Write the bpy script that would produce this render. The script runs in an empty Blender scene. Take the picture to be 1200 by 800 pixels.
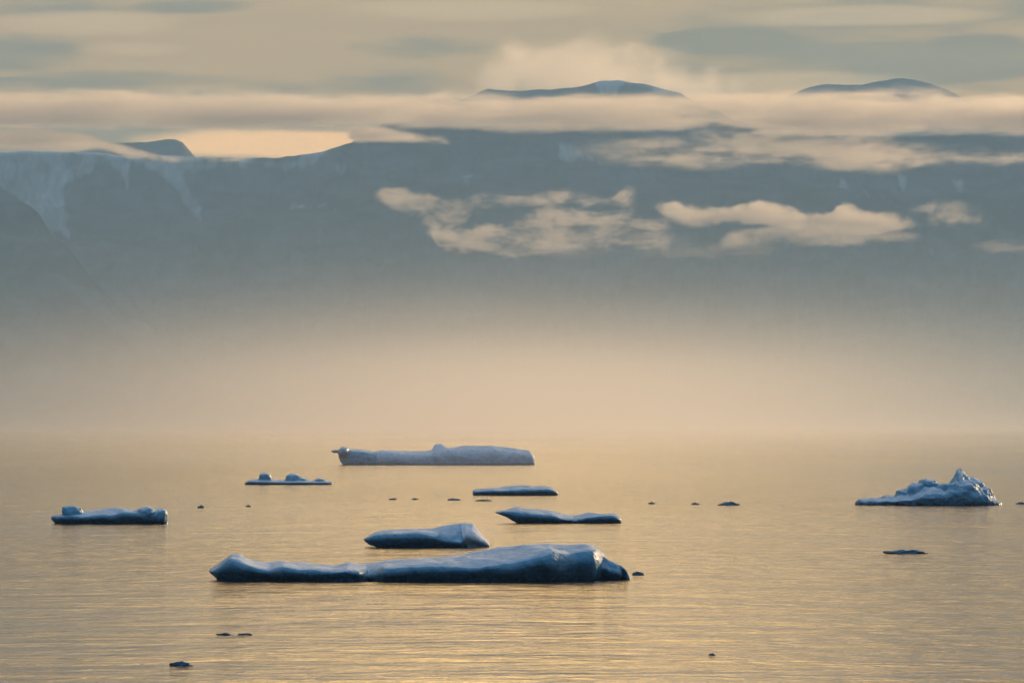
import bpy, bmesh, math, random
import numpy as np
from mathutils import Vector, noise

# ------------------------------------------------------------------ camera, sky, sun, exposure
S = bpy.context.scene
LENS, CAM_H = 200.0, 15.0
F = 1200 * LENS / 36.0          # focal length in photo pixels
HOR = 495.0                     # horizon row in the photo
cam_d = bpy.data.cameras.new("camera"); cam = bpy.data.objects.new("camera", cam_d)
S.collection.objects.link(cam); S.camera = cam
cam.location = (0, 0, CAM_H); cam.rotation_euler = (math.radians(90), 0, 0)
cam_d.lens = LENS; cam_d.sensor_width = 36; cam_d.shift_y = (HOR - 400) / 1200.0
cam_d.clip_start = 1; cam_d.clip_end = 80000

SUN_AZ, SUN_EL = math.radians(37), math.radians(12)      # azimuth to the right of the view direction
sun_dir = Vector((math.sin(SUN_AZ) * math.cos(SUN_EL), math.cos(SUN_AZ) * math.cos(SUN_EL), math.sin(SUN_EL)))
ld = bpy.data.lights.new("sun", 'SUN'); ld.energy = 5.0; ld.angle = math.radians(8); ld.color = (1.0, .69, .41)
lo = bpy.data.objects.new("sun", ld); S.collection.objects.link(lo)
lo.rotation_euler = (-sun_dir).to_track_quat('-Z', 'Y').to_euler()

S.view_settings.view_transform = 'Standard'; S.view_settings.look = 'None'
S.view_settings.exposure = 0.15; S.view_settings.gamma = 1.0; S.view_settings.use_curve_mapping = False
cy = S.cycles
cy.use_denoising = True; cy.denoiser = 'OPENIMAGEDENOISE'
cy.max_bounces = 6; cy.diffuse_bounces = 2; cy.glossy_bounces = 3; cy.transmission_bounces = 2
cy.volume_bounces = 2; cy.transparent_max_bounces = 16
cy.caustics_reflective = False; cy.caustics_refractive = False
cy.volume_max_steps = 256


class NT:
    """small helper to write node maths"""
    def __init__(s, tree): s.t = tree; s.n = tree.nodes; s.l = tree.links
    def node(s, ty, **kw):
        n = s.n.new(ty)
        for k, v in kw.items(): setattr(n, k, v)
        return n
    def put(s, sock, v):
        if isinstance(v, bpy.types.NodeSocket): s.l.new(v, sock)
        else: sock.default_value = v
    def m(s, op, a, b=0.0, c=0.0, clamp=False):
        n = s.node('ShaderNodeMath', operation=op, use_clamp=clamp)
        s.put(n.inputs[0], a)
        s.put(n.inputs[1], b)
        s.put(n.inputs[2], c)
        return n.outputs[0]
    def sstep(s, x, a, b, lo=0.0, hi=1.0):
        n = s.node('ShaderNodeMapRange', interpolation_type='SMOOTHSTEP')
        s.put(n.inputs['Value'], x); s.put(n.inputs['From Min'], a); s.put(n.inputs['From Max'], b)
        s.put(n.inputs['To Min'], lo); s.put(n.inputs['To Max'], hi)
        return n.outputs[0]
    def lin(s, x, a, b, lo=0.0, hi=1.0):
        n = s.node('ShaderNodeMapRange')
        s.put(n.inputs['Value'], x); s.put(n.inputs['From Min'], a); s.put(n.inputs['From Max'], b)
        s.put(n.inputs['To Min'], lo); s.put(n.inputs['To Max'], hi)
        return n.outputs[0]
    def mix(s, f, a, b):
        n = s.node('ShaderNodeMix', data_type='RGBA')
        s.put(n.inputs[0], f)
        s.put(n.inputs[6], a if isinstance(a, bpy.types.NodeSocket) else (*a, 1))
        s.put(n.inputs[7], b if isinstance(b, bpy.types.NodeSocket) else (*b, 1))
        return n.outputs[2]
    def noise(s, vec, scale, detail=4, rough=.5, dist=0.0, stretch=None):
        if stretch:
            mp = s.node('ShaderNodeVectorMath', operation='MULTIPLY')
            s.put(mp.inputs[0], vec); mp.inputs[1].default_value = stretch; vec = mp.outputs[0]
        n = s.node('ShaderNodeTexNoise'); s.put(n.inputs['Vector'], vec)
        n.inputs['Scale'].default_value = scale; n.inputs['Detail'].default_value = detail
        n.inputs['Roughness'].default_value = rough; n.inputs['Distortion'].default_value = dist
        return n.outputs['Fac']
    def curve(s, x, pts):
        n = s.node('ShaderNodeFloatCurve'); c = n.mapping.curves[0]
        while len(c.points) > 2: c.points.remove(c.points[-1])
        c.points[0].location = pts[0]; c.points[1].location = pts[-1]
        for p in pts[1:-1]: c.points.new(*p)
        for p in c.points: p.handle_type = 'AUTO_CLAMPED'
        n.mapping.update(); s.put(n.inputs['Value'], x)
        return n.outputs[0]


# ---- sky: Nishita sky behind a broken, warm evening overcast
W = bpy.data.worlds.new("World"); S.world = W; W.use_nodes = True
w = NT(W.node_tree); w.n.clear()
wo = w.node('ShaderNodeOutputWorld'); bg = w.node('ShaderNodeBackground'); w.l.new(bg.outputs[0], wo.inputs[0])
SKY = 0.10
bg.inputs['Strength'].default_value = SKY
sky = w.node('ShaderNodeTexSky'); sky.sky_type = 'NISHITA'; sky.sun_disc = False
sky.sun_elevation = SUN_EL; sky.sun_rotation = SUN_AZ
tc = w.node('ShaderNodeTexCoord'); D = tc.outputs['Generated']
sx = w.node('ShaderNodeSeparateXYZ'); w.l.new(D, sx.inputs[0]); dx, dy, dz = sx.outputs
az = w.m('MULTIPLY', w.m('ARCTAN2', dx, dy), 57.2958)       # degrees to the right of the fjord axis
el = w.m('MULTIPLY', w.m('ARCSINE', dz), 57.2958)
fwd = w.sstep(dy, -.35, .95)
low = w.sstep(el, 22.0, 65.0, 1.0, 0.0)
warm = w.m('MULTIPLY', fwd, low)
over = w.mix(w.sstep(el, 0, 70), (.035, .095, .22), (.25, .38, .58))      # blue-grey overcast away from the sun
hot = w.mix(w.sstep(el, 3.5, 9), (.80, .46, .135), (1.05, .55, .12))     # lit cloud towards the sun
glow = w.m('MULTIPLY', w.m('EXPONENT', w.m('MULTIPLY', w.m('POWER', w.m('ABSOLUTE', w.m('DIVIDE', az, 4.0)), 2.0), -1)), w.m('MULTIPLY', w.sstep(el, 4.0, 7.5), w.sstep(el, 34, 16)))
hot = w.mix(glow, hot, (7.2, 4.35, 1.5))      # thin place in the overcast straight up the fjord
base = w.mix(warm, over, hot)
# broken streaks of cloud: long flat layers
vec = w.node('ShaderNodeCombineXYZ')
w.put(vec.inputs[0], w.m('MULTIPLY', az, .16)); w.put(vec.inputs[1], w.m('MULTIPLY', el, 1.0)); w.put(vec.inputs[2], 3.7)
n1 = w.noise(vec.outputs[0], 1.15, 5, .52, .35)
n2 = w.noise(vec.outputs[0], 3.1, 3, .5, .2)
n3 = w.noise(vec.outputs[0], 7.5, 4, .6, .6)
st = w.sstep(w.m('ADD', n1, w.m('MULTIPLY', w.m('SUBTRACT', n2, .5), .35)), .36, .62)
def blob(a0, e0, ra, re):       # one named patch of the cloud deck, as a direction
    qa = w.m('DIVIDE', w.m('SUBTRACT', az, a0), ra); qe = w.m('DIVIDE', w.m('SUBTRACT', el, e0), re)
    r2 = w.m('ADD', w.m('MULTIPLY', qa, qa), w.m('MULTIPLY', qe, qe))
    r2 = w.m('ADD', r2, w.m('ADD', w.m('MULTIPLY', w.m('SUBTRACT', n2, .5), 2.6), w.m('MULTIPLY', w.m('SUBTRACT', n1, .5), 2.4)))
    return w.sstep(r2, 1.5, .1)
def A(px): return math.degrees(math.atan((px - 600) / F))
def E(py): return math.degrees(math.atan((HOR - py) / F))
grey = None
for (px, py, rx, ry) in [(40, 68, 95, 26), (235, 8, 75, 10), (850, 48, 80, 14), (1150, 50, 60, 10), (130, 92, 140, 12),
                         (480, 55, 120, 14), (1120, 85, 120, 14)]:
    b = blob(A(px), E(py), rx / F * 57.3, ry / F * 57.3)
    grey = b if grey is None else w.m('MAXIMUM', grey, b)
lite = None
for (px, py, rx, ry) in [(680, 72, 110, 26), (170, 60, 70, 10), (320, 168, 140, 12), (560, 12, 150, 12), (100, 30, 120, 14),
                         (1000, 20, 160, 12), (930, 98, 130, 14)]:
    b = blob(A(px), E(py), rx / F * 57.3, ry / F * 57.3)
    lite = b if lite is None else w.m('MAXIMUM', lite, b)
tone = w.m('ADD', w.m('SUBTRACT', st, w.m('MULTIPLY', grey, .75)), w.m('MULTIPLY', lite, .55))
tone = w.sstep(w.m('ADD', tone, w.m('MULTIPLY', w.m('SUBTRACT', n3, .5), .9)), -.15, 1.2)
greyc = w.mix(warm, over, (.36, .255, .105))
front = w.mix(tone, greyc, base)
clouds = w.mix(w.m('MULTIPLY', lite, w.m('MULTIPLY', warm, .35)), front, (1.15, .78, .38))
up = w.node('ShaderNodeVectorMath', operation='SCALE'); w.l.new(clouds, up.inputs[0]); up.inputs['Scale'].default_value = 1 / SKY
b = blob(A(325), E(168), 150 / F * 57.3, 16 / F * 57.3)
clouds2 = w.mix(b, up.outputs[0], (18., 9.6, 3.3))
cover = w.sstep(n1, .25, .5, .86, .97)
w.l.new(w.mix(cover, sky.outputs[0], clouds2), bg.inputs['Color'])


# ------------------------------------------------------------------ helpers
def new_mat(name):
    m = bpy.data.materials.new(name); m.use_nodes = True
    k = NT(m.node_tree); k.n.clear(); out = k.node('ShaderNodeOutputMaterial')
    return m, k, out
def mesh_obj(name, verts, faces, mat, smooth=True):
    me = bpy.data.meshes.new(name); me.from_pydata([tuple(v) for v in verts], [], [tuple(f) for f in faces]); me.update()
    if smooth: me.polygons.foreach_set('use_smooth', [True] * len(me.polygons))
    me.materials.append(mat); o = bpy.data.objects.new(name, me); S.collection.objects.link(o); return o
def box_obj(name, x0, x1, y0, y1, z0, z1, mat):
    v = [(x, y, z) for z in (z0, z1) for y in (y0, y1) for x in (x0, x1)]
    c = Vector(((x0 + x1) / 2, (y0 + y1) / 2, (z0 + z1) / 2))
    v = [Vector(p) - c for p in v]
    f = [(0, 2, 3, 1), (4, 5, 7, 6), (0, 1, 5, 4), (2, 6, 7, 3), (0, 4, 6, 2), (1, 3, 7, 5)]
    o = mesh_obj(name, v, f, mat, False); o.location = c; return o
def tag(o, label=None, cat=None, group=None, kind=None):
    if label: o['label'] = label
    if cat: o['category'] = cat
    if group: o['group'] = group
    if kind: o['kind'] = kind
def PX(px, Y): return (px - 600) / F * Y
def PZ(py, Y): return CAM_H + (HOR - py) / F * Y


# ------------------------------------------------------------------ water
def water_material():
    m, k, out = new_mat('sea water')
    p = k.node('ShaderNodeBsdfPrincipled'); k.l.new(p.outputs[0], out.inputs[0])
    p.inputs['Base Color'].default_value = (.014, .019, .02, 1); p.inputs['IOR'].default_value = 1.333
    p.inputs['Roughness'].default_value = .105      # ripples too small to see one by one
    g = k.node('ShaderNodeNewGeometry'); P = g.outputs['Position']
    big = k.noise(P, .0032, 3, .5, .5, (1, .35, 1))                 # calm and ruffled lanes
    a = k.noise(P, .30, 4, .6, .5, (.95, 1.0, 1))                   # swell facing the camera
    b = k.noise(P, .9, 3, .6, .2, (.6, 1, 1))                        # ripples
    c = k.noise(P, .055, 3, .5, .8, (.8, 1.0, 1))
    h = k.m('ADD', k.m('MULTIPLY', a, .52), k.m('MULTIPLY', b, .06))
    h = k.m('ADD', h, k.m('MULTIPLY', c, 1.15))
    h = k.m('MULTIPLY', h, k.sstep(big, .34, .66, .4, 1.5))
    bp = k.node('ShaderNodeBump'); bp.inputs['Strength'].default_value = 1; bp.inputs['Distance'].default_value = 1.0
    k.put(bp.inputs['Height'], h); k.l.new(bp.outputs[0], p.inputs['Normal'])
    return m
water = mesh_obj('water', [(-12000, -2500, 0), (12000, -2500, 0), (12000, 21500, 0), (-12000, 21500, 0)], [(0, 1, 2, 3)], water_material(), False)
tag(water, kind='structure')


# ------------------------------------------------------------------ mountains
def fbm(x, y, z, octv=4):
    return noise.fractal(Vector((x, y, z)), 1.0, 2.0, octv)
def mountain_material():
    m, k, out = new_mat('rock and snow')
    p = k.node('ShaderNodeBsdfPrincipled'); k.l.new(p.outputs[0], out.inputs[0]); p.inputs['Roughness'].default_value = .9
    at = k.node('ShaderNodeAttribute'); at.attribute_name = 'snow_or_lit'
    g = k.node('ShaderNodeNewGeometry'); P = g.outputs['Position']
    nz = k.node('ShaderNodeSeparateXYZ'); k.l.new(g.outputs['Normal'], nz.inputs[0])
    n = k.noise(P, .012, 6, .6, .4, (1.5, 1, .35))
    s = k.m('ADD', k.m('ADD', at.outputs['Fac'], k.m('MULTIPLY', k.m('SUBTRACT', n, .5), 1.1)),
            k.m('MULTIPLY', k.sstep(nz.outputs[2], .62, .93), .25))
    rock = k.mix(k.sstep(k.noise(P, .005, 6, .65, .5, (1, 1, 2.2)), .35, .65), (.012, .016, .018), (.12, .118, .115))
    col = k.mix(k.sstep(s, .25, .95), rock, (.50, .54, .53))
    k.l.new(col, p.inputs['Base Color'])
    return m
MROCK = mountain_material()

def in_poly(px, py, poly):
    ins = np.zeros(px.shape, bool); n = len(poly)
    for i in range(n):
        x1, y1 = poly[i]; x2, y2 = poly[(i + 1) % n]
        if y1 == y2: continue
        c = ((y1 > py) != (y2 > py)) & (px < (x2 - x1) * (py - y1) / (y2 - y1) + x1)
        ins ^= c
    return ins
def range_mesh(name, ridge, Y0, slope, snow_polys, base_py=HOR, gully=120., seed=0., nx=900, nt=110, back=2500, rn=10.):
    """a mountain wall: a front face full of buttresses and gullies rising to the traced ridge, a plateau behind it"""
    rx = [p[0] for p in ridge]; rz = [p[1] for p in ridge]
    px = np.linspace(rx[0], rx[-1], nx)
    if rx[-1] - rx[0] > 3000:
        px = np.concatenate([np.linspace(rx[0], -150, 160)[:-1], np.linspace(-150, 1350, nx), np.linspace(1350, rx[-1], 160)[1:]]); nx = len(px)
    verts = []; snow_or_lit = []
    for i, q in enumerate(px):
        top_py = np.interp(q, rx, rz)
        X = (q - 600) / F * (Y0 + slope)
        Zr = max(PZ(top_py, Y0 + slope), 2) + rn * fbm(X * .006, seed, 0, 4)
        b1 = fbm(X * .0011, seed + 5, 0, 3)
        for j in range(nt + 1):
            t = j / nt
            if t < .8:                                    # front face
                s_ = t / .8; z = -15 + (Zr + 15) * s_
                y = Y0 + slope * s_ ** 1.25
                r = abs(noise.noise(Vector((X * .0042, z * .0012, seed + 1)))) + .5 * abs(noise.noise(Vector((X * .011, z * .003, seed + 2))))
                d = r * gully * 2.2 + gully * 1.2 * b1 + .35 * gully * fbm(X * .02, z * .012, seed + 3, 3)
                step = .25 * gully * noise.noise(Vector((X * .001, z * .011, seed + 4)))
                y += (d + step) * math.sin(math.pi * min(1, s_ * 1.15 + .05)) if s_ < .8 else (d + step) * .35
            else:                                         # plateau and back
                s_ = (t - .8) / .2; y = Y0 + slope + 40 + back * s_; z = Zr * (1 - .55 * s_ ** 2) + 8 * s_ * fbm(X * .002, y * .002, seed, 3)
            verts.append((X, y, z))
    V = np.array(verts)
    N = nt + 1
    faces = [(i * N + j, i * N + N + j, i * N + N + j + 1, i * N + j + 1) for i in range(nx - 1) for j in range(nt)]
    o = mesh_obj(name, V, faces, MROCK)
    vx = 600 + V[:, 0] / V[:, 1] * F; vy = HOR - (V[:, 2] - CAM_H) / V[:, 1] * F
    jit = np.array([noise.noise(Vector((a * .03, b * .03, seed))) for a, b in zip(vx, vy)])
    jit2 = np.array([noise.noise(Vector((a * .03, b * .03, seed + 9))) for a, b in zip(vx, vy)])
    jit3 = np.array([noise.noise(Vector((a * .12, b * .09, seed + 4))) for a, b in zip(vx, vy)])
    sn = np.zeros(len(V))
    for (val, poly) in snow_polys:
        sn = np.maximum(sn, in_poly(vx + 7 * jit + 6 * jit3, vy + 7 * jit2 + 5 * jit3, poly) * val)
    sn = sn.reshape(nx, N)
    for _ in range(3): sn[1:-1, 1:-1] = (sn[1:-1, 1:-1] * 2 + sn[:-2, 1:-1] + sn[2:, 1:-1] + sn[1:-1, :-2] + sn[1:-1, 2:]) / 6
    sn = sn.ravel()
    a = o.data.attributes.new('snow_or_lit', 'FLOAT', 'POINT'); a.data.foreach_set('value', sn.astype(np.float32))
    tag(o, kind='structure'); return o

# main wall across the fjord (photo rows of its ridge; most of it ends in cloud)
ridge_main = [(-1400, 170), (-700, 150), (-200, 160), (0, 178), (60, 176), (110, 178), (160, 182), (228, 183), (300, 184), (345, 182), (385, 175), (410, 168),
              (432, 158), (446, 146), (480, 140), (560, 137), (680, 134), (820, 138), (900, 146), (960, 150), (1030, 158), (1100, 158), (1200, 156),
              (1400, 150), (2000, 165), (2700, 190)]
snow_main = [(.62, [(-60, 175), (110, 170), (235, 183), (345, 182), (410, 168), (360, 196), (330, 205), (300, 196), (240, 198), (215, 200), (243, 262), (236, 264), (205, 225),
                    (178, 200), (150, 190), (148, 235), (140, 205), (120, 195), (80, 215), (78, 250), (100, 250), (72, 262), (84, 285), (50, 262), (0, 218), (-60, 200)]),
             (.62, [(655, 165), (675, 170), (710, 188), (655, 190)]), (.6, [(725, 184), (748, 184), (748, 190), (725, 190)]),
             (.72, [(985, 205), (996, 215), (992, 230), (982, 222)]), (.75, [(1050, 205), (1060, 206), (1066, 228), (1054, 229)]),
             (.7, [(1005, 220), (1022, 228), (1018, 236)]), (.6, [(1112, 210), (1140, 212), (1120, 222)]),
             (.5, [(385, 190), (410, 188), (405, 215)]), (.55, [(430, 190), (447, 190), (440, 197)]), (.55, [(540, 200), (556, 204), (550, 222), (538, 216)]), (.5, [(770, 206), (784, 206), (778, 214)]), (.5, [(880, 196), (892, 198), (888, 212)]), (.55, [(1080, 288), (1112, 298), (1090, 300)]), (.5, [(470, 190), (490, 188), (484, 196)]), (.6, [(330, 240), (395, 241), (395, 245), (330, 245)])]
mount = range_mesh('hills', ridge_main, 20000, 700, snow_main, seed=2.3)
# nearer dark shoulder at the left
ridge_left = [(-1500, 120), (-500, 160), (-60, 196), (0, 218), (18, 232), (42, 247), (60, 272), (78, 290), (100, 318), (130, 345), (165, 378), (200, 410), (240, 440), (300, 494)]
range_mesh('hills', ridge_left, 17600, 420, [(.2, [(-300, 150), (-150, 150), (-100, 230)])], seed=7.1, gully=110, rn=30., nx=420, nt=80, back=900)
# two far summits that stand clear of the cloud layer
ridge_p1 = [(300, 240), (460, 150), (552, 112), (562, 106), (572, 103), (600, 104.5), (640, 105), (668, 102), (690, 99), (703, 93.5), (730, 92.5), (752, 96), (775, 104), (800, 111), (860, 140), (1000, 240)]
range_mesh('hills', ridge_p1, 23500, 800, [(.75, [(688, 112), (698, 94), (730, 90), (760, 96), (800, 112), (768, 112), (757, 102), (745, 94.5), (733, 96), (724, 112)])],
           seed=4.4, gully=25, nx=500, nt=80)
ridge_p2 = [(820, 240), (900, 130), (925, 112), (948, 103), (965, 99), (990, 99.5), (1010, 98.5), (1035, 93.5), (1060, 92), (1080, 95), (1112, 105), (1150, 122), (1240, 135), (1330, 150), (1500, 240)]
range_mesh('hills', ridge_p2, 24500, 800, [(.3, [(990, 104), (1005, 97), (1020, 104)])], seed=6.4, gully=25, nx=420, nt=70)
# dark summit standing behind the left snowfield
ridge_p3 = [(-100, 240), (60, 190), (106, 172), (118, 168), (150, 166), (205, 164), (213, 166), (228, 182), (300, 240)]
range_mesh('hills', ridge_p3, 22200, 500, [], seed=8.4, gully=25, nx=260, nt=60)


# ------------------------------------------------------------------ air: haze, fog bank, clouds
m, k, out = new_mat('haze')
pv = k.node('ShaderNodeVolumePrincipled'); k.l.new(pv.outputs[0], out.inputs['Volume'])
pv.inputs['Color'].default_value = (.44, .76, 1.0, 1); pv.inputs['Density'].default_value = 3.7e-5; pv.inputs['Anisotropy'].default_value = 0.0
hz = box_obj('haze', -12600, 12600, -3000, 28500, -40, 2600, m); tag(hz, kind='stuff')

m, k, out = new_mat('sea fog')
pv = k.node('ShaderNodeVolumePrincipled'); k.l.new(pv.outputs[0], out.inputs['Volume'])
pv.inputs['Color'].default_value = (.90, .865, .86, 1); pv.inputs['Anisotropy'].default_value = 0.62
g = k.node('ShaderNodeNewGeometry'); P = g.outputs['Position']
s3 = k.node('ShaderNodeSeparateXYZ'); k.l.new(P, s3.inputs[0]); fx, fy, fz = s3.outputs
nn = k.noise(P, .0011, 3, .5, 0, (1, .6, 2.5))
nx_ = k.m('DIVIDE', fx, 290.)
nside = k.m('ADD', k.m('MULTIPLY', k.m('EXPONENT', k.m('MULTIPLY', k.m('MULTIPLY', nx_, nx_), -1)), .84), .16)
near = k.m('MULTIPLY', k.m('MULTIPLY', k.sstep(fy, 600, 3000), nside), k.m('EXPONENT', k.m('MULTIPLY', fz, -1 / 46.)))
top = k.m('ADD', 150., k.m('MULTIPLY', k.m('SUBTRACT', nn, .5), 110.))
bank = k.m('MULTIPLY', k.sstep(fy, 3500, 11000), k.sstep(k.m('DIVIDE', fz, top), .5, 1.6, 1, 0))
side = k.m('ADD', .06, k.m('MULTIPLY', k.m('EXPONENT', k.m('MULTIPLY', k.m('MULTIPLY', k.m('DIVIDE', fx, 640.), k.m('DIVIDE', fx, 640.)), -1)), .86))
dens = k.m('ADD', k.m('MULTIPLY', near, 2.4e-4), k.m('MULTIPLY', k.m('MULTIPLY', bank, side), 2.7e-4))
k.l.new(dens, pv.inputs['Density'])
m.cycles.volume_step_rate = .6
fog = box_obj('fog_bank', -7000, 7000, 600, 17400, .5, 420, m); tag(fog, kind='stuff')


def cloud(name, top, bot, Y0, Y1, density, soft=10., wob=12., ns=.009, color=(1, .935, .83), seed=0., g_=.7, rate=.9, xfade=.06, hole=0., squash=1.0, zs=1.0, thin=(.30, .66, .1, 1.7)):
    """a bank of stratus: a volume whose upper and lower edges follow the given rows at its own distance"""
    Yc = (Y0 + Y1) / 2
    x0, x1 = PX(top[0][0], Yc), PX(top[-1][0], Yc)
    zt = [PZ(p[1], Yc) for p in top]; zb = [PZ(p[1], Yc) for p in bot]
    lo_, hi_ = min(zb), max(zt)
    m, k, out = new_mat(name.replace('_', ' '))
    pv = k.node('ShaderNodeVolumePrincipled'); k.l.new(pv.outputs[0], out.inputs['Volume'])
    pv.inputs['Color'].default_value = (*color, 1); pv.inputs['Anisotropy'].default_value = g_
    g = k.node('ShaderNodeNewGeometry'); P = g.outputs['Position']
    sp = k.node('ShaderNodeSeparateXYZ'); k.l.new(P, sp.inputs[0]); X, Y, Z = sp.outputs
    u = k.lin(X, x0, x1); v = k.lin(Y, Y0, Y1)
    cv = lambda pts, zz: k.lin(k.curve(u, [((PX(p[0], Yc) - x0) / (x1 - x0), (z - lo_) / (hi_ - lo_)) for p, z in zip(pts, zz)]), 0, 1, lo_, hi_)
    ad = k.node('ShaderNodeVectorMath', operation='ADD'); k.l.new(P, ad.inputs[0]); ad.inputs[1].default_value = (seed * 977, seed * 311, seed * 57)
    n = k.noise(ad.outputs[0], ns, 4, .55, .3, (squash, .1, zs))
    nb = k.noise(ad.outputs[0], ns * .45, 2, .5, 0, (squash * .7, .1, 1))
    nf = k.noise(ad.outputs[0], ns * 4.2, 3, .6, .5, (squash, .1, zs))
    nw = k.m('ADD', k.m('MULTIPLY', k.m('SUBTRACT', n, .5), wob * 7), k.m('MULTIPLY', k.m('SUBTRACT', nf, .5), wob * 2.2))
    dt = k.sstep(k.m('ADD', k.m('SUBTRACT', cv(top, zt), Z), nw), -soft * .3, soft)
    db = k.sstep(k.m('ADD', k.m('SUBTRACT', Z, cv(bot, zb)), nw), -soft * .3, soft)
    ds = k.m('SUBTRACT', 1, k.m('POWER', k.m('ABSOLUTE', k.m('SUBTRACT', k.m('MULTIPLY', v, 2), 1)), 2.0), clamp=True)
    dx_ = k.m('MULTIPLY', k.sstep(u, 0, xfade), k.sstep(u, 1, 1 - xfade))
    d = k.m('MULTIPLY', k.m('MULTIPLY', dt, db), k.m('MULTIPLY', ds, dx_))
    if hole: d = k.m('MULTIPLY', d, k.sstep(nb, hole - .12, hole + .12, .12, 1))
    d = k.m('MULTIPLY', d, k.sstep(k.m('ADD', k.m('MULTIPLY', n, .6), k.m('MULTIPLY', nf, .4)), *thin))
    k.l.new(k.m('MULTIPLY', d, density), pv.inputs['Density'])
    m.cycles.volume_step_rate = rate
    pad = wob + soft
    o = box_obj(name, x0, x1, Y0, Y1, lo_ - pad, hi_ + pad, m); tag(o, kind='stuff'); return o

C = 'cloud'
# main layer lying along the summits
cloud(C, [(-900, 104), (0, 108), (200, 110), (420, 114), (560, 115), (800, 115), (950, 110), (1110, 108), (1200, 109), (2100, 100)],
      [(-900, 150), (0, 149), (200, 146), (420, 147), (560, 148), (800, 148), (950, 153), (1110, 150), (1200, 152), (2100, 156)],
      18600, 19500, .0055, soft=22, wob=11, seed=1, xfade=.01, rate=.5, squash=.25, zs=1.8, thin=(.38, .6, .12, 1.6))
# bright edge lying over the left snowfield, and its wisp to the right
cloud(C, [(-600, 146), (0, 152), (90, 158), (150, 172), (225, 182), (300, 182)], [(-600, 172), (0, 172), (90, 172), (150, 181), (225, 187), (300, 186)],
      18800, 19500, .006, soft=14, wob=7, seed=2, squash=.4)
cloud(C, [(405, 150), (430, 150), (470, 155), (500, 160), (530, 164)], [(405, 163), (430, 164), (470, 164), (500, 165), (530, 167)],
      19000, 19600, .008, soft=9, wob=4, seed=3, squash=.4, xfade=.1)
# right-hand layer, thin at its left end
cloud(C, [(640, 164), (760, 162), (840, 168), (900, 167), (1000, 166), (1060, 170), (1130, 176), (1200, 178), (1700, 176)],
      [(640, 194), (760, 194), (840, 194), (900, 194), (1000, 199), (1060, 197), (1130, 188), (1200, 190), (1700, 192)],
      18700, 19500, .0026, soft=20, wob=8, seed=4, squash=.4, zs=2.0, thin=(.40, .60, .05, 1.8), xfade=.2)
# middle cloud on the wall: upper tongue, lower mass
cloud(C, [(434, 229), (450, 225), (475, 223), (505, 227), (540, 234), (556, 230), (600, 228), (640, 226), (690, 226), (715, 229), (725, 223), (735, 219), (748, 222)],
      [(434, 232), (450, 240), (475, 249), (505, 255), (535, 262), (556, 251), (600, 241), (640, 239), (690, 240), (715, 239), (725, 241), (735, 244), (748, 243)],
      18900, 19500, .0027, soft=14, wob=9, seed=5, squash=.6, zs=1.5, thin=(.38, .62, .02, 1.7))
cloud(C, [(490, 264), (503, 261), (520, 268), (545, 269), (575, 268), (605, 262), (625, 250), (645, 243), (700, 249), (745, 253), (770, 258), (785, 264), (790, 270)],
      [(490, 270), (503, 275), (515, 290), (535, 297), (575, 296), (605, 296), (625, 291), (645, 289), (700, 291), (745, 291), (770, 292), (782, 291), (790, 290)],
      18050, 18850, .0017, soft=18, wob=16, seed=6, ns=.013, squash=.6, zs=1.8, thin=(.44, .60, .06, 2.0))
# bright cloud right of centre, thicker and whiter, with a thin grey skirt
cloud(C, [(762, 236), (790, 238), (830, 246), (858, 244), (880, 236), (905, 240), (930, 247), (968, 250), (988, 240), (1010, 248), (1050, 252), (1076, 262)],
      [(762, 240), (790, 256), (830, 266), (858, 259), (880, 262), (905, 264), (930, 268), (968, 272), (988, 273), (1010, 274), (1050, 272), (1076, 268)],
      18900, 19500, .0058, soft=13, wob=9, seed=7, squash=.8, zs=1.3, thin=(.34, .62, .05, 1.6))
cloud(C, [(840, 282), (870, 266), (930, 262), (1000, 268), (1060, 272), (1076, 280)], [(840, 289), (870, 290), (930, 289), (1000, 288), (1060, 282), (1076, 284)],
      18050, 18850, .0013, soft=16, wob=8, seed=8, squash=.5, zs=1.5, thin=(.38, .62, .03, 1.6))
cloud(C, [(1055, 246), (1090, 242), (1130, 243), (1165, 250)], [(1055, 262), (1090, 262), (1130, 266), (1165, 262)],
      18050, 18850, .0013, soft=16, wob=14, seed=9, squash=.8, thin=(.46, .64, 0, 1.6))
cloud(C, [(800, 150), (860, 152), (930, 150), (1000, 153), (1060, 156)], [(800, 166), (860, 168), (930, 167), (1000, 168), (1060, 164)],
      19530, 19990, .0016, soft=14, wob=10, seed=11, squash=.5, zs=1.6, thin=(.42, .6, .05, 1.6), xfade=.15)
cloud(C, [(590, 274), (660, 270), (740, 272), (810, 276), (900, 280), (960, 284)], [(590, 300), (660, 303), (740, 300), (810, 302), (900, 299), (960, 294)],
      17700, 18000, .0006, soft=18, wob=14, seed=12, squash=.5, zs=1.6, thin=(.42, .6, .02, 1.6), xfade=.2)
cloud(C, [(1130, 284), (1180, 282), (1300, 280)], [(1130, 292), (1180, 296), (1300, 296)],
      17700, 18000, .0012, soft=14, wob=10, seed=13, squash=.5, zs=1.6, thin=(.42, .6, .02, 1.6), xfade=.2)
# cap cloud standing behind the far summit
cloud(C, [(540, 98), (575, 80), (605, 64), (645, 58), (685, 46), (720, 45), (755, 58), (790, 80), (830, 95), (880, 102)],
      [(540, 108), (575, 110), (605, 114), (645, 116), (685, 116), (720, 116), (755, 116), (790, 116), (830, 114), (880, 112)],
      25500, 27500, .0013, soft=70, wob=40, ns=.0045, seed=10, squash=.7, thin=(.36, .62, .1, 1.6), xfade=.12)


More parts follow.
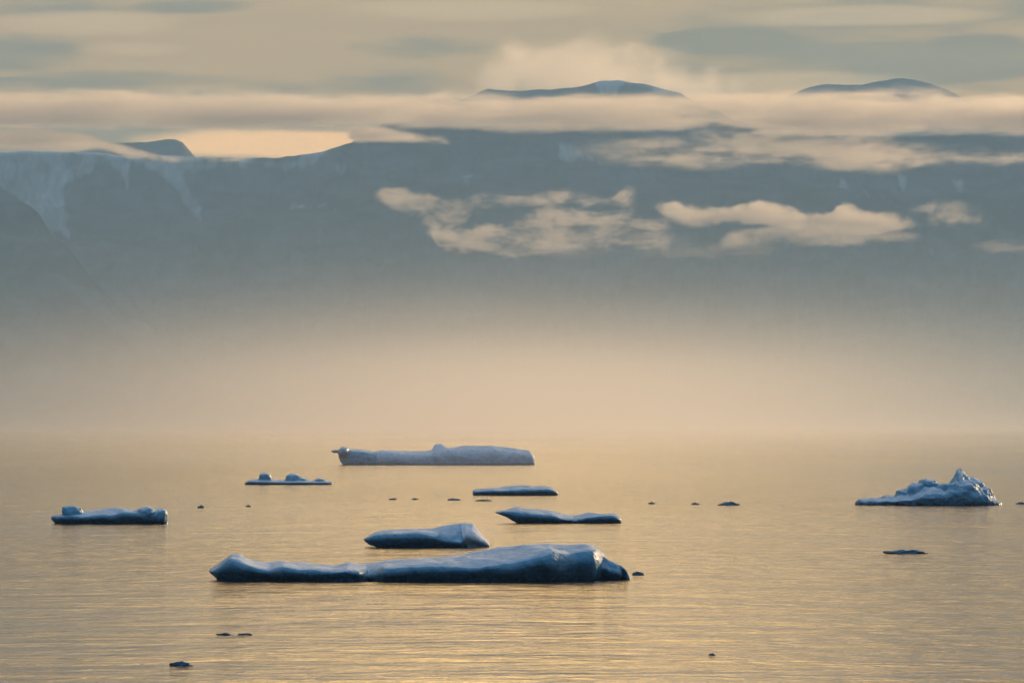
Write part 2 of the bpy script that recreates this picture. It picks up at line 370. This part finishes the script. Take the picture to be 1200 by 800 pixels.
# ------------------------------------------------------------------ ice
def ice_material():
    m, k, out = new_mat('glacier ice')
    p = k.node('ShaderNodeBsdfPrincipled'); k.l.new(p.outputs[0], out.inputs[0])
    at = k.node('ShaderNodeAttribute'); at.attribute_name = 'snow_or_lit'
    tcn = k.node('ShaderNodeTexCoord'); O = tcn.outputs['Object']
    n = k.noise(O, .55, 5, .6, .6, (1, 1, 1.6)); n2 = k.noise(O, 2.6, 4, .6, .2)
    ice = k.mix(k.sstep(n, .32, .68), (.09, .33, .47), (.25, .48, .58))
    ice = k.mix(k.sstep(n2, .45, .75, 0, .35), ice, (.48, .58, .66))
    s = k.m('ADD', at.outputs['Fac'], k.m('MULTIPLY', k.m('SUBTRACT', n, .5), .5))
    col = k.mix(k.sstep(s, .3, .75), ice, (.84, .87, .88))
    gp = k.node('ShaderNodeSeparateXYZ'); k.l.new(O, gp.inputs[0])        # washed ice at the waterline, darkened further to paint the undercut's shade
    band_mask = k.m('SUBTRACT', 1, k.m('MULTIPLY', k.sstep(at.outputs['Fac'], .6, .95), .85))
    wet_shade = k.sstep(k.m('ADD', gp.outputs[2], k.m('MULTIPLY', k.m('SUBTRACT', n2, .5), .9)), -.15, .95, 1, 0)
    wet_shade = k.m('MULTIPLY', wet_shade, band_mask)
    col = k.mix(wet_shade, col, (.018, .08, .13))
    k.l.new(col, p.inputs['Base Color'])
    k.put(p.inputs['Roughness'], k.lin(s, 0, 1, .42, .75)); p.inputs['IOR'].default_value = 1.31
    bp = k.node('ShaderNodeBump'); bp.inputs['Strength'].default_value = .6; bp.inputs['Distance'].default_value = .25
    k.put(bp.inputs['Height'], k.m('ADD', n, k.m('MULTIPLY', n2, .4))); k.l.new(bp.outputs[0], p.inputs['Normal'])
    return m
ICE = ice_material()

def catmull(pts, n):
    P_ = np.array(pts); K = len(P_); outp = []
    for i in range(K):
        p0, p1, p2, p3 = P_[(i - 1) % K], P_[i], P_[(i + 1) % K], P_[(i + 2) % K]
        for j in range(n):
            t = j / n
            outp.append(.5 * ((2 * p1) + (-p0 + p2) * t + (2 * p0 - 5 * p1 + 4 * p2 - p3) * t * t + (-p0 + 3 * p1 - 3 * p2 + p3) * t ** 3))
    return np.array(outp)

def berg(name, wl, st, depth, label, cat, group=None, voxel=None, lumps=(), rough=.06, under=.85, crest=.55, seed=0., snow_or_lit=(), fine=.35, smooth=3):
    """st: (px, top row, shoulder row, inset as a share of depth, underside row or None). wl: waterline row."""
    Y0 = CAM_H * F / (wl - HOR); mpp = Y0 / F
    px = [s[0] for s in st]; xs = [(q - 600) * mpp for q in px]
    x0, x1 = xs[0], xs[-1]; xc = (x0 + x1) / 2; half = (x1 - x0) / 2
    H = max(PZ(s[1], Y0) for s in st)
    if voxel is None: voxel = max(mpp * 1.0, .05)
    nst = max(40, int((x1 - x0) / (voxel * 2.5)))
    rings = []
    for i in range(nst + 1):
        x = x0 + (x1 - x0) * i / nst; q = 600 + x / mpp
        e = 1 - abs((x - xc) / half) ** 2.6
        Dp = depth * (.22 + .78 * max(e, 0) ** .6)
        yoff = (depth - Dp) * .45
        tp = np.interp(q, px, [s[1] for s in st]); sh = np.interp(q, px, [s[2] for s in st])
        ins = np.interp(q, px, [s[3] if len(s) > 3 else 0 for s in st]) * depth
        ub = np.interp(q, px, [(s[4] if len(s) > 4 and s[4] else wl) for s in st])
        yc = yoff + crest * Dp
        zt = PZ(tp, Y0 + yc); zs = PZ(sh, Y0 + yoff + ins + .07 * Dp)
        zb = PZ(ub, Y0 + yoff) if ub < wl - .3 else -.8
        z0_ = max(zb, 0); zt = max(zt, z0_ + .06); zs = max(min(zs, z0_ + (zt - z0_) * .97), z0_ + .04)
        un = under * min(zs, Dp * .2)
        pts = [(yoff + ins + un + .30 * Dp, zb), (yoff + ins + un + .02 * Dp, zb if zb > 0 else -.25),
               (yoff + ins + un * .75, max(zb, 0) + (zs - max(zb, 0)) * .12),
               (yoff + ins + .0, max(zb, 0) + (zs - max(zb, 0)) * .62), (yoff + ins + .05 * Dp, zs),
               (yoff + ins + (yc - yoff - ins) * .5, zs + (zt - zs) * .55), (yc, zt),
               (yc + (Dp + yoff - yc) * .55, z0_ + (zt - z0_) * .72), (yoff + Dp * .98, z0_ + (zt - z0_) * .2), (yoff + Dp, zb if zb > 0 else -.3), (yoff + .75 * Dp, zb)]
        c = catmull(pts, 3)
        rings.append(np.column_stack([np.full(len(c), x), c[:, 0] + Y0, c[:, 1]]))
    R = len(rings[0]); V = np.vstack(rings).tolist(); Fc = []
    for i in range(nst):
        for j in range(R):
            a = i * R + j; b = i * R + (j + 1) % R; Fc.append((a, b, b + R, a + R))
    for (i, rev) in ((0, False), (nst, True)):
        c = len(V); V.append(np.mean(rings[i], axis=0).tolist())
        for j in range(R):
            a, b = i * R + j, i * R + (j + 1) % R
            Fc.append((c, b, a) if not rev else (c, a, b))
    rnd = random.Random(int(seed * 100) + 5)
    for L in lumps:     # (px, row of centre, rx px, rz px, depth share, ry m, blockiness)
        lx, lz_, rx, rz, dsh, ry, blk = L
        Yl = Y0 + dsh * depth; bm = bmesh.new(); bmesh.ops.create_icosphere(bm, subdivisions=3, radius=1)
        off = len(V); bm.verts.ensure_lookup_table()
        tilt = rnd.uniform(-.35, .35)
        for v in bm.verts:
            co = v.co.copy()
            if blk: co = Vector([math.copysign(abs(c) ** (1 - blk), c) for c in co]); 
            co *= 1 + .16 * noise.noise(co * 1.6 + Vector((lx, 0, seed)))
            V.append(((lx - 600) * mpp + co.x * rx * mpp + tilt * co.z * rz * mpp * .6, Yl + co.y * ry, PZ(lz_, Yl) + co.z * rz * mpp))
        Fc += [tuple(off + v.index for v in f.verts) for f in bm.faces]; bm.free()
    V = np.array(V); org = np.array([(x0 + x1) / 2, Y0 + depth / 2, 0.0]); V = V - org
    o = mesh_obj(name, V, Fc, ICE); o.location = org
    bm = bmesh.new(); bm.from_mesh(o.data); bmesh.ops.recalc_face_normals(bm, faces=bm.faces); bm.to_mesh(o.data); bm.free()
    md = o.modifiers.new('r', 'REMESH'); md.mode = 'VOXEL'; md.voxel_size = voxel; md.use_smooth_shade = True
    sm = o.modifiers.new('s', 'SMOOTH'); sm.factor = .5; sm.iterations = smooth
    dg = bpy.context.evaluated_depsgraph_get(); me = bpy.data.meshes.new_from_object(o.evaluated_get(dg))
    old = o.data; o.modifiers.clear(); o.data = me; bpy.data.meshes.remove(old)
    n = len(me.vertices); co = np.empty(n * 3); me.vertices.foreach_get('co', co); co = co.reshape(-1, 3)
    nr = np.array([tuple(v.normal) for v in me.vertices])
    sc = 1.0 / max(H, .3)
    amp = rough * H
    dsp = np.empty(n)
    for i in range(n):
        q = Vector(co[i])
        w1 = abs(noise.noise(Vector((q.x * .55 * sc + .5 * q.z * sc, q.y * .5 * sc, q.z * .9 * sc + seed))))         # scooped facets
        w2 = noise.noise(q * (2.1 * sc) + Vector((seed, 0, 0)))
        w3 = noise.fractal(q * (6 * sc) + Vector((seed, 3, 0)), 1.0, 2.0, 3)
        dsp[i] = -(w1 - .25) * 2.4 + w2 * .55 + w3 * fine
    co = co + nr * (dsp * amp)[:, None]
    me.vertices.foreach_set('co', co.ravel()); me.update()
    me.polygons.foreach_set('use_smooth', [True] * len(me.polygons))
    wx = 600 + (co[:, 0] + org[0]) / mpp; wy = HOR - (co[:, 2] - CAM_H) / mpp
    sn = np.clip((nr[:, 2] - .5) * 1.5, 0, .6)  # upward faces get whiter colour, adding to the skylight on them
    for (val, poly) in snow_or_lit: sn = np.maximum(sn, in_poly(wx, wy, poly) * val)
    a = me.attributes.new('snow_or_lit', 'FLOAT', 'POINT'); a.data.foreach_set('value', sn.astype(np.float32))
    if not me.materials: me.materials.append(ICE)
    tag(o, label, cat, group); return o

GB = 'bergs and floes adrift on the golden sea'
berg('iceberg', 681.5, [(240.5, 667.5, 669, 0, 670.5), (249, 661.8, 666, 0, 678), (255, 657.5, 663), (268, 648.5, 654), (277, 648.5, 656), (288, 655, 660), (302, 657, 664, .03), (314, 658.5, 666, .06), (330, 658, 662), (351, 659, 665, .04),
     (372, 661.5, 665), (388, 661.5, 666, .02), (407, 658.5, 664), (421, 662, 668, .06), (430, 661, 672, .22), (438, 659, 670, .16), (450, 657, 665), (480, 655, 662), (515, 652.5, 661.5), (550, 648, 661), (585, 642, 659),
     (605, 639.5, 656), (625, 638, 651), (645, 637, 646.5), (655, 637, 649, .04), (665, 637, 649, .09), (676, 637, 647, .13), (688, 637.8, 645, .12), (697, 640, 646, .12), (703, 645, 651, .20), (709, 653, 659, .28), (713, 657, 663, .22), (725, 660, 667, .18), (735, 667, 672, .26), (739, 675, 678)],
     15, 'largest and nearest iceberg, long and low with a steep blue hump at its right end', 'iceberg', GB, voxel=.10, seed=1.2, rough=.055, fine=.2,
     snow_or_lit=[(.5, [(697, 640), (702, 640), (716, 668), (708, 668)])])  # paler colour paints the sunlit edge where the face turns right
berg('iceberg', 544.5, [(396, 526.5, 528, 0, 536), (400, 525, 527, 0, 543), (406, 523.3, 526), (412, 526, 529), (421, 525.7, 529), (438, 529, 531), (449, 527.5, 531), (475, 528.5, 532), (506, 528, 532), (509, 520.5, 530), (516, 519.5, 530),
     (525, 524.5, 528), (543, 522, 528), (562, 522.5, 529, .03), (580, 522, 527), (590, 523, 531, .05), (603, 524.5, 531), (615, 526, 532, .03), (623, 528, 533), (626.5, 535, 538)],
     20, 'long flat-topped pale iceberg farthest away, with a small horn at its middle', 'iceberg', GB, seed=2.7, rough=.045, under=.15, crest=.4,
     lumps=[(392.5, 528.4, 5.5, 2.0, .3, 2.0, 0), (402, 529, 6, 6, .25, 4, .2)], snow_or_lit=[(.2, [(412, 500), (424, 500), (430, 560), (408, 560)]), (.4, [(424, 500), (450, 500), (442, 560), (430, 560)]), (.62, [(446, 500), (640, 500), (640, 560), (438, 560)]), (.8, [(582, 522), (588, 522), (601, 531), (596, 531)])])  # whitened face; the last polygon paints a sunlit highlight into the colour
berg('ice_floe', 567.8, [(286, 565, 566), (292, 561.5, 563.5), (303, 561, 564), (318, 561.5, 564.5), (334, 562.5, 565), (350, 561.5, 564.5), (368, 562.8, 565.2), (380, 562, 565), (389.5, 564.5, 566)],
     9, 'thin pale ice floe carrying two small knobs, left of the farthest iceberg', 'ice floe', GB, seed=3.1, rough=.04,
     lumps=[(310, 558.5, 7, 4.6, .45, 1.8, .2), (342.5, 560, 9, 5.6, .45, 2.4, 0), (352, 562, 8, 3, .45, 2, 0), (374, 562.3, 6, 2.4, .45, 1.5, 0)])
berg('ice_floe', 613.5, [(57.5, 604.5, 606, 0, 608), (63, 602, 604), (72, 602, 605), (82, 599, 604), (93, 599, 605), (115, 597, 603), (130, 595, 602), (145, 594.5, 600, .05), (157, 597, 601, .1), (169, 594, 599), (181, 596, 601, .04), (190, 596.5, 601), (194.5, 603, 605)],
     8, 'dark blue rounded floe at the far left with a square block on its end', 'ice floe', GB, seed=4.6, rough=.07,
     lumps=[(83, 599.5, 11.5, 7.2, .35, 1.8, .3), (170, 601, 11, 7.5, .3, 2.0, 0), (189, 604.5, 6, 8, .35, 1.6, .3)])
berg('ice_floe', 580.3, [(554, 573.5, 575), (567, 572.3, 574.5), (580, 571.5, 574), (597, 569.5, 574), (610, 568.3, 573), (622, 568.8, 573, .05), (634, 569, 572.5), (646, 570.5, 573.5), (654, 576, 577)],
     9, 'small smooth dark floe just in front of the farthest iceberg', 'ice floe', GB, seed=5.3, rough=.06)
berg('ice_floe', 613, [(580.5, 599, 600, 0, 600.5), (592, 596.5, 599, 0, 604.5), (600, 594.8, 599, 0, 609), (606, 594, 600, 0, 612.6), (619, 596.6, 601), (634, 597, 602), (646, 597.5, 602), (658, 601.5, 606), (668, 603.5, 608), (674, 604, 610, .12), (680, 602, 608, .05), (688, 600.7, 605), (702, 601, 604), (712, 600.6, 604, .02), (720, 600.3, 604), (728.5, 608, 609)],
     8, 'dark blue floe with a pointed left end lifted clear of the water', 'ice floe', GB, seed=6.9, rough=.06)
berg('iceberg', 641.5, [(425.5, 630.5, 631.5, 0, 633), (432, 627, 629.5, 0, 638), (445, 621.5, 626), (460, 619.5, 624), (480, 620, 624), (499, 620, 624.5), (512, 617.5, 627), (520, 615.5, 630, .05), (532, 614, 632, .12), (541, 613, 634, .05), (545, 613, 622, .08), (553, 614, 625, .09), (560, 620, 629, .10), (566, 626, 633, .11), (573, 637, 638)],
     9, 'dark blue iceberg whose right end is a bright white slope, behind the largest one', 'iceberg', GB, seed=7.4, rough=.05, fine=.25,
     snow_or_lit=[(1.0, [(540, 610), (580, 610), (580, 645), (549, 645), (541, 625)])])  # white colour stands in for sunlight on the right end
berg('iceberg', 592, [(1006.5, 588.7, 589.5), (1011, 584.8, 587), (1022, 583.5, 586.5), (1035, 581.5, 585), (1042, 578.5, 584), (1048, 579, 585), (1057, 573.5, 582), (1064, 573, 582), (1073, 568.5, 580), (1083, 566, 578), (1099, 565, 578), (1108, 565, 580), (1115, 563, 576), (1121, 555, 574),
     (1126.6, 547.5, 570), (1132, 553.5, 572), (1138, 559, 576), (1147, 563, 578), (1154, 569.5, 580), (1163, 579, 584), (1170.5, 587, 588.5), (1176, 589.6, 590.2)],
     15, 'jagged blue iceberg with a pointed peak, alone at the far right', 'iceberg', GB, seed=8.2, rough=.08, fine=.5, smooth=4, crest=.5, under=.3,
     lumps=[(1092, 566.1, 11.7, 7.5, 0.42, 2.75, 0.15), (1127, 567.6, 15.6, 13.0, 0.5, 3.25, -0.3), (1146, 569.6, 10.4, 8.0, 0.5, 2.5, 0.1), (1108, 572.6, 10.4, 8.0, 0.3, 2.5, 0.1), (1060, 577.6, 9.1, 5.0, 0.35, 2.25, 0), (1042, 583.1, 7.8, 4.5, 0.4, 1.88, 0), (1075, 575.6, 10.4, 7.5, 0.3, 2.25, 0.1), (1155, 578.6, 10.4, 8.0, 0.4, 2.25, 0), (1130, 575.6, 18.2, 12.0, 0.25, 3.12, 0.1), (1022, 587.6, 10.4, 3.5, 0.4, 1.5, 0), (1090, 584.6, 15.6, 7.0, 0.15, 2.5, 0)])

# single lumps of ice, each its own small mesh
def chunk(px, top, wl, wpx, label, dratio=.6, seed=0., flat=0):
    Y = CAM_H * F / (wl - HOR); mpp = Y / F
    bm = bmesh.new(); bmesh.ops.create_icosphere(bm, subdivisions=4, radius=1)
    h = max((wl - top) * mpp, .06); W_ = wpx * mpp / 2
    for v in bm.verts:
        c = v.co; k_ = 1 + .5 * noise.noise(c * 1.7 + Vector((seed * 3.1, seed, 0))) + .22 * noise.noise(c * 4 + Vector((seed, 0, 2)))
        zz = c.z * k_
        v.co = Vector((c.x * k_ * W_, c.y * k_ * W_ * dratio, zz * h * (1.0 if zz > 0 else .6) + (.10 * h * noise.noise(Vector((c.x * 2.5, c.y * 2, seed))))))
    me = bpy.data.meshes.new('ice_chunk'); bm.to_mesh(me); bm.free(); me.polygons.foreach_set('use_smooth', [True] * len(me.polygons))
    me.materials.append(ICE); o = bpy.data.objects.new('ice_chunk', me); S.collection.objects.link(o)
    o.location = ((px - 600) * mpp, Y + W_ * dratio * .5, 0)
    tag(o, label, 'ice chunk', 'small pieces of ice afloat'); return o
chunk(1060.5, 644.3, 648.6, 47, 'thin dark lens of ice low in the water, below the jagged peaked iceberg', .35, 1)
chunk(854, 587.8, 591.8, 20, 'small flat dark chunk alone between the pointed floe and the peaked iceberg', .5, 2)
chunk(747, 670, 673.5, 12, 'little greenish lump just off the right tip of the largest iceberg', .6, 3)
chunk(211, 775.3, 779.8, 26, 'nearest dark chunk, at the bottom left of the sea', .35, 4)
chunk(261.5, 741.6, 743.4, 17, 'thin dark sliver, left one of two in line near the bottom left', .3, 5)
chunk(287, 741.8, 743.4, 15, 'thin dark sliver, right one of two in line near the bottom left', .3, 6)
chunk(834.5, 765.2, 767.4, 7, 'tiny speck of ice in open water below and right of the largest iceberg', .6, 7)
chunk(235.5, 592.3, 594.8, 8, 'tiny dark bit right of the floe with the square block', .6, 8)
chunk(291, 591.6, 593.4, 6, 'tiny bit straight below the thin floe with two knobs', .6, 9)
chunk(460, 583.4, 585.2, 9, 'tiny dark bit left of a scattered row in mid water', .5, 10)
chunk(531, 584.2, 586.0, 14, 'short dark sliver below the left end of the small smooth floe', .4, 11)
chunk(566, 585.2, 586.8, 18, 'long thin sliver directly below the small smooth floe', .4, 12)
chunk(764, 588.2, 590.2, 8, 'tiny bit just right of the pointed floe', .6, 13)
chunk(815, 589, 590.8, 9, 'tiny sliver left of the small flat dark chunk', .5, 14)
chunk(1196, 588.3, 590.4, 9, 'tiny bit at the right edge beside the peaked iceberg', .5, 15)
chunk(486, 583.6, 585.0, 8, 'tiny pale bit in the middle of the scattered row in mid water', .5, 16)
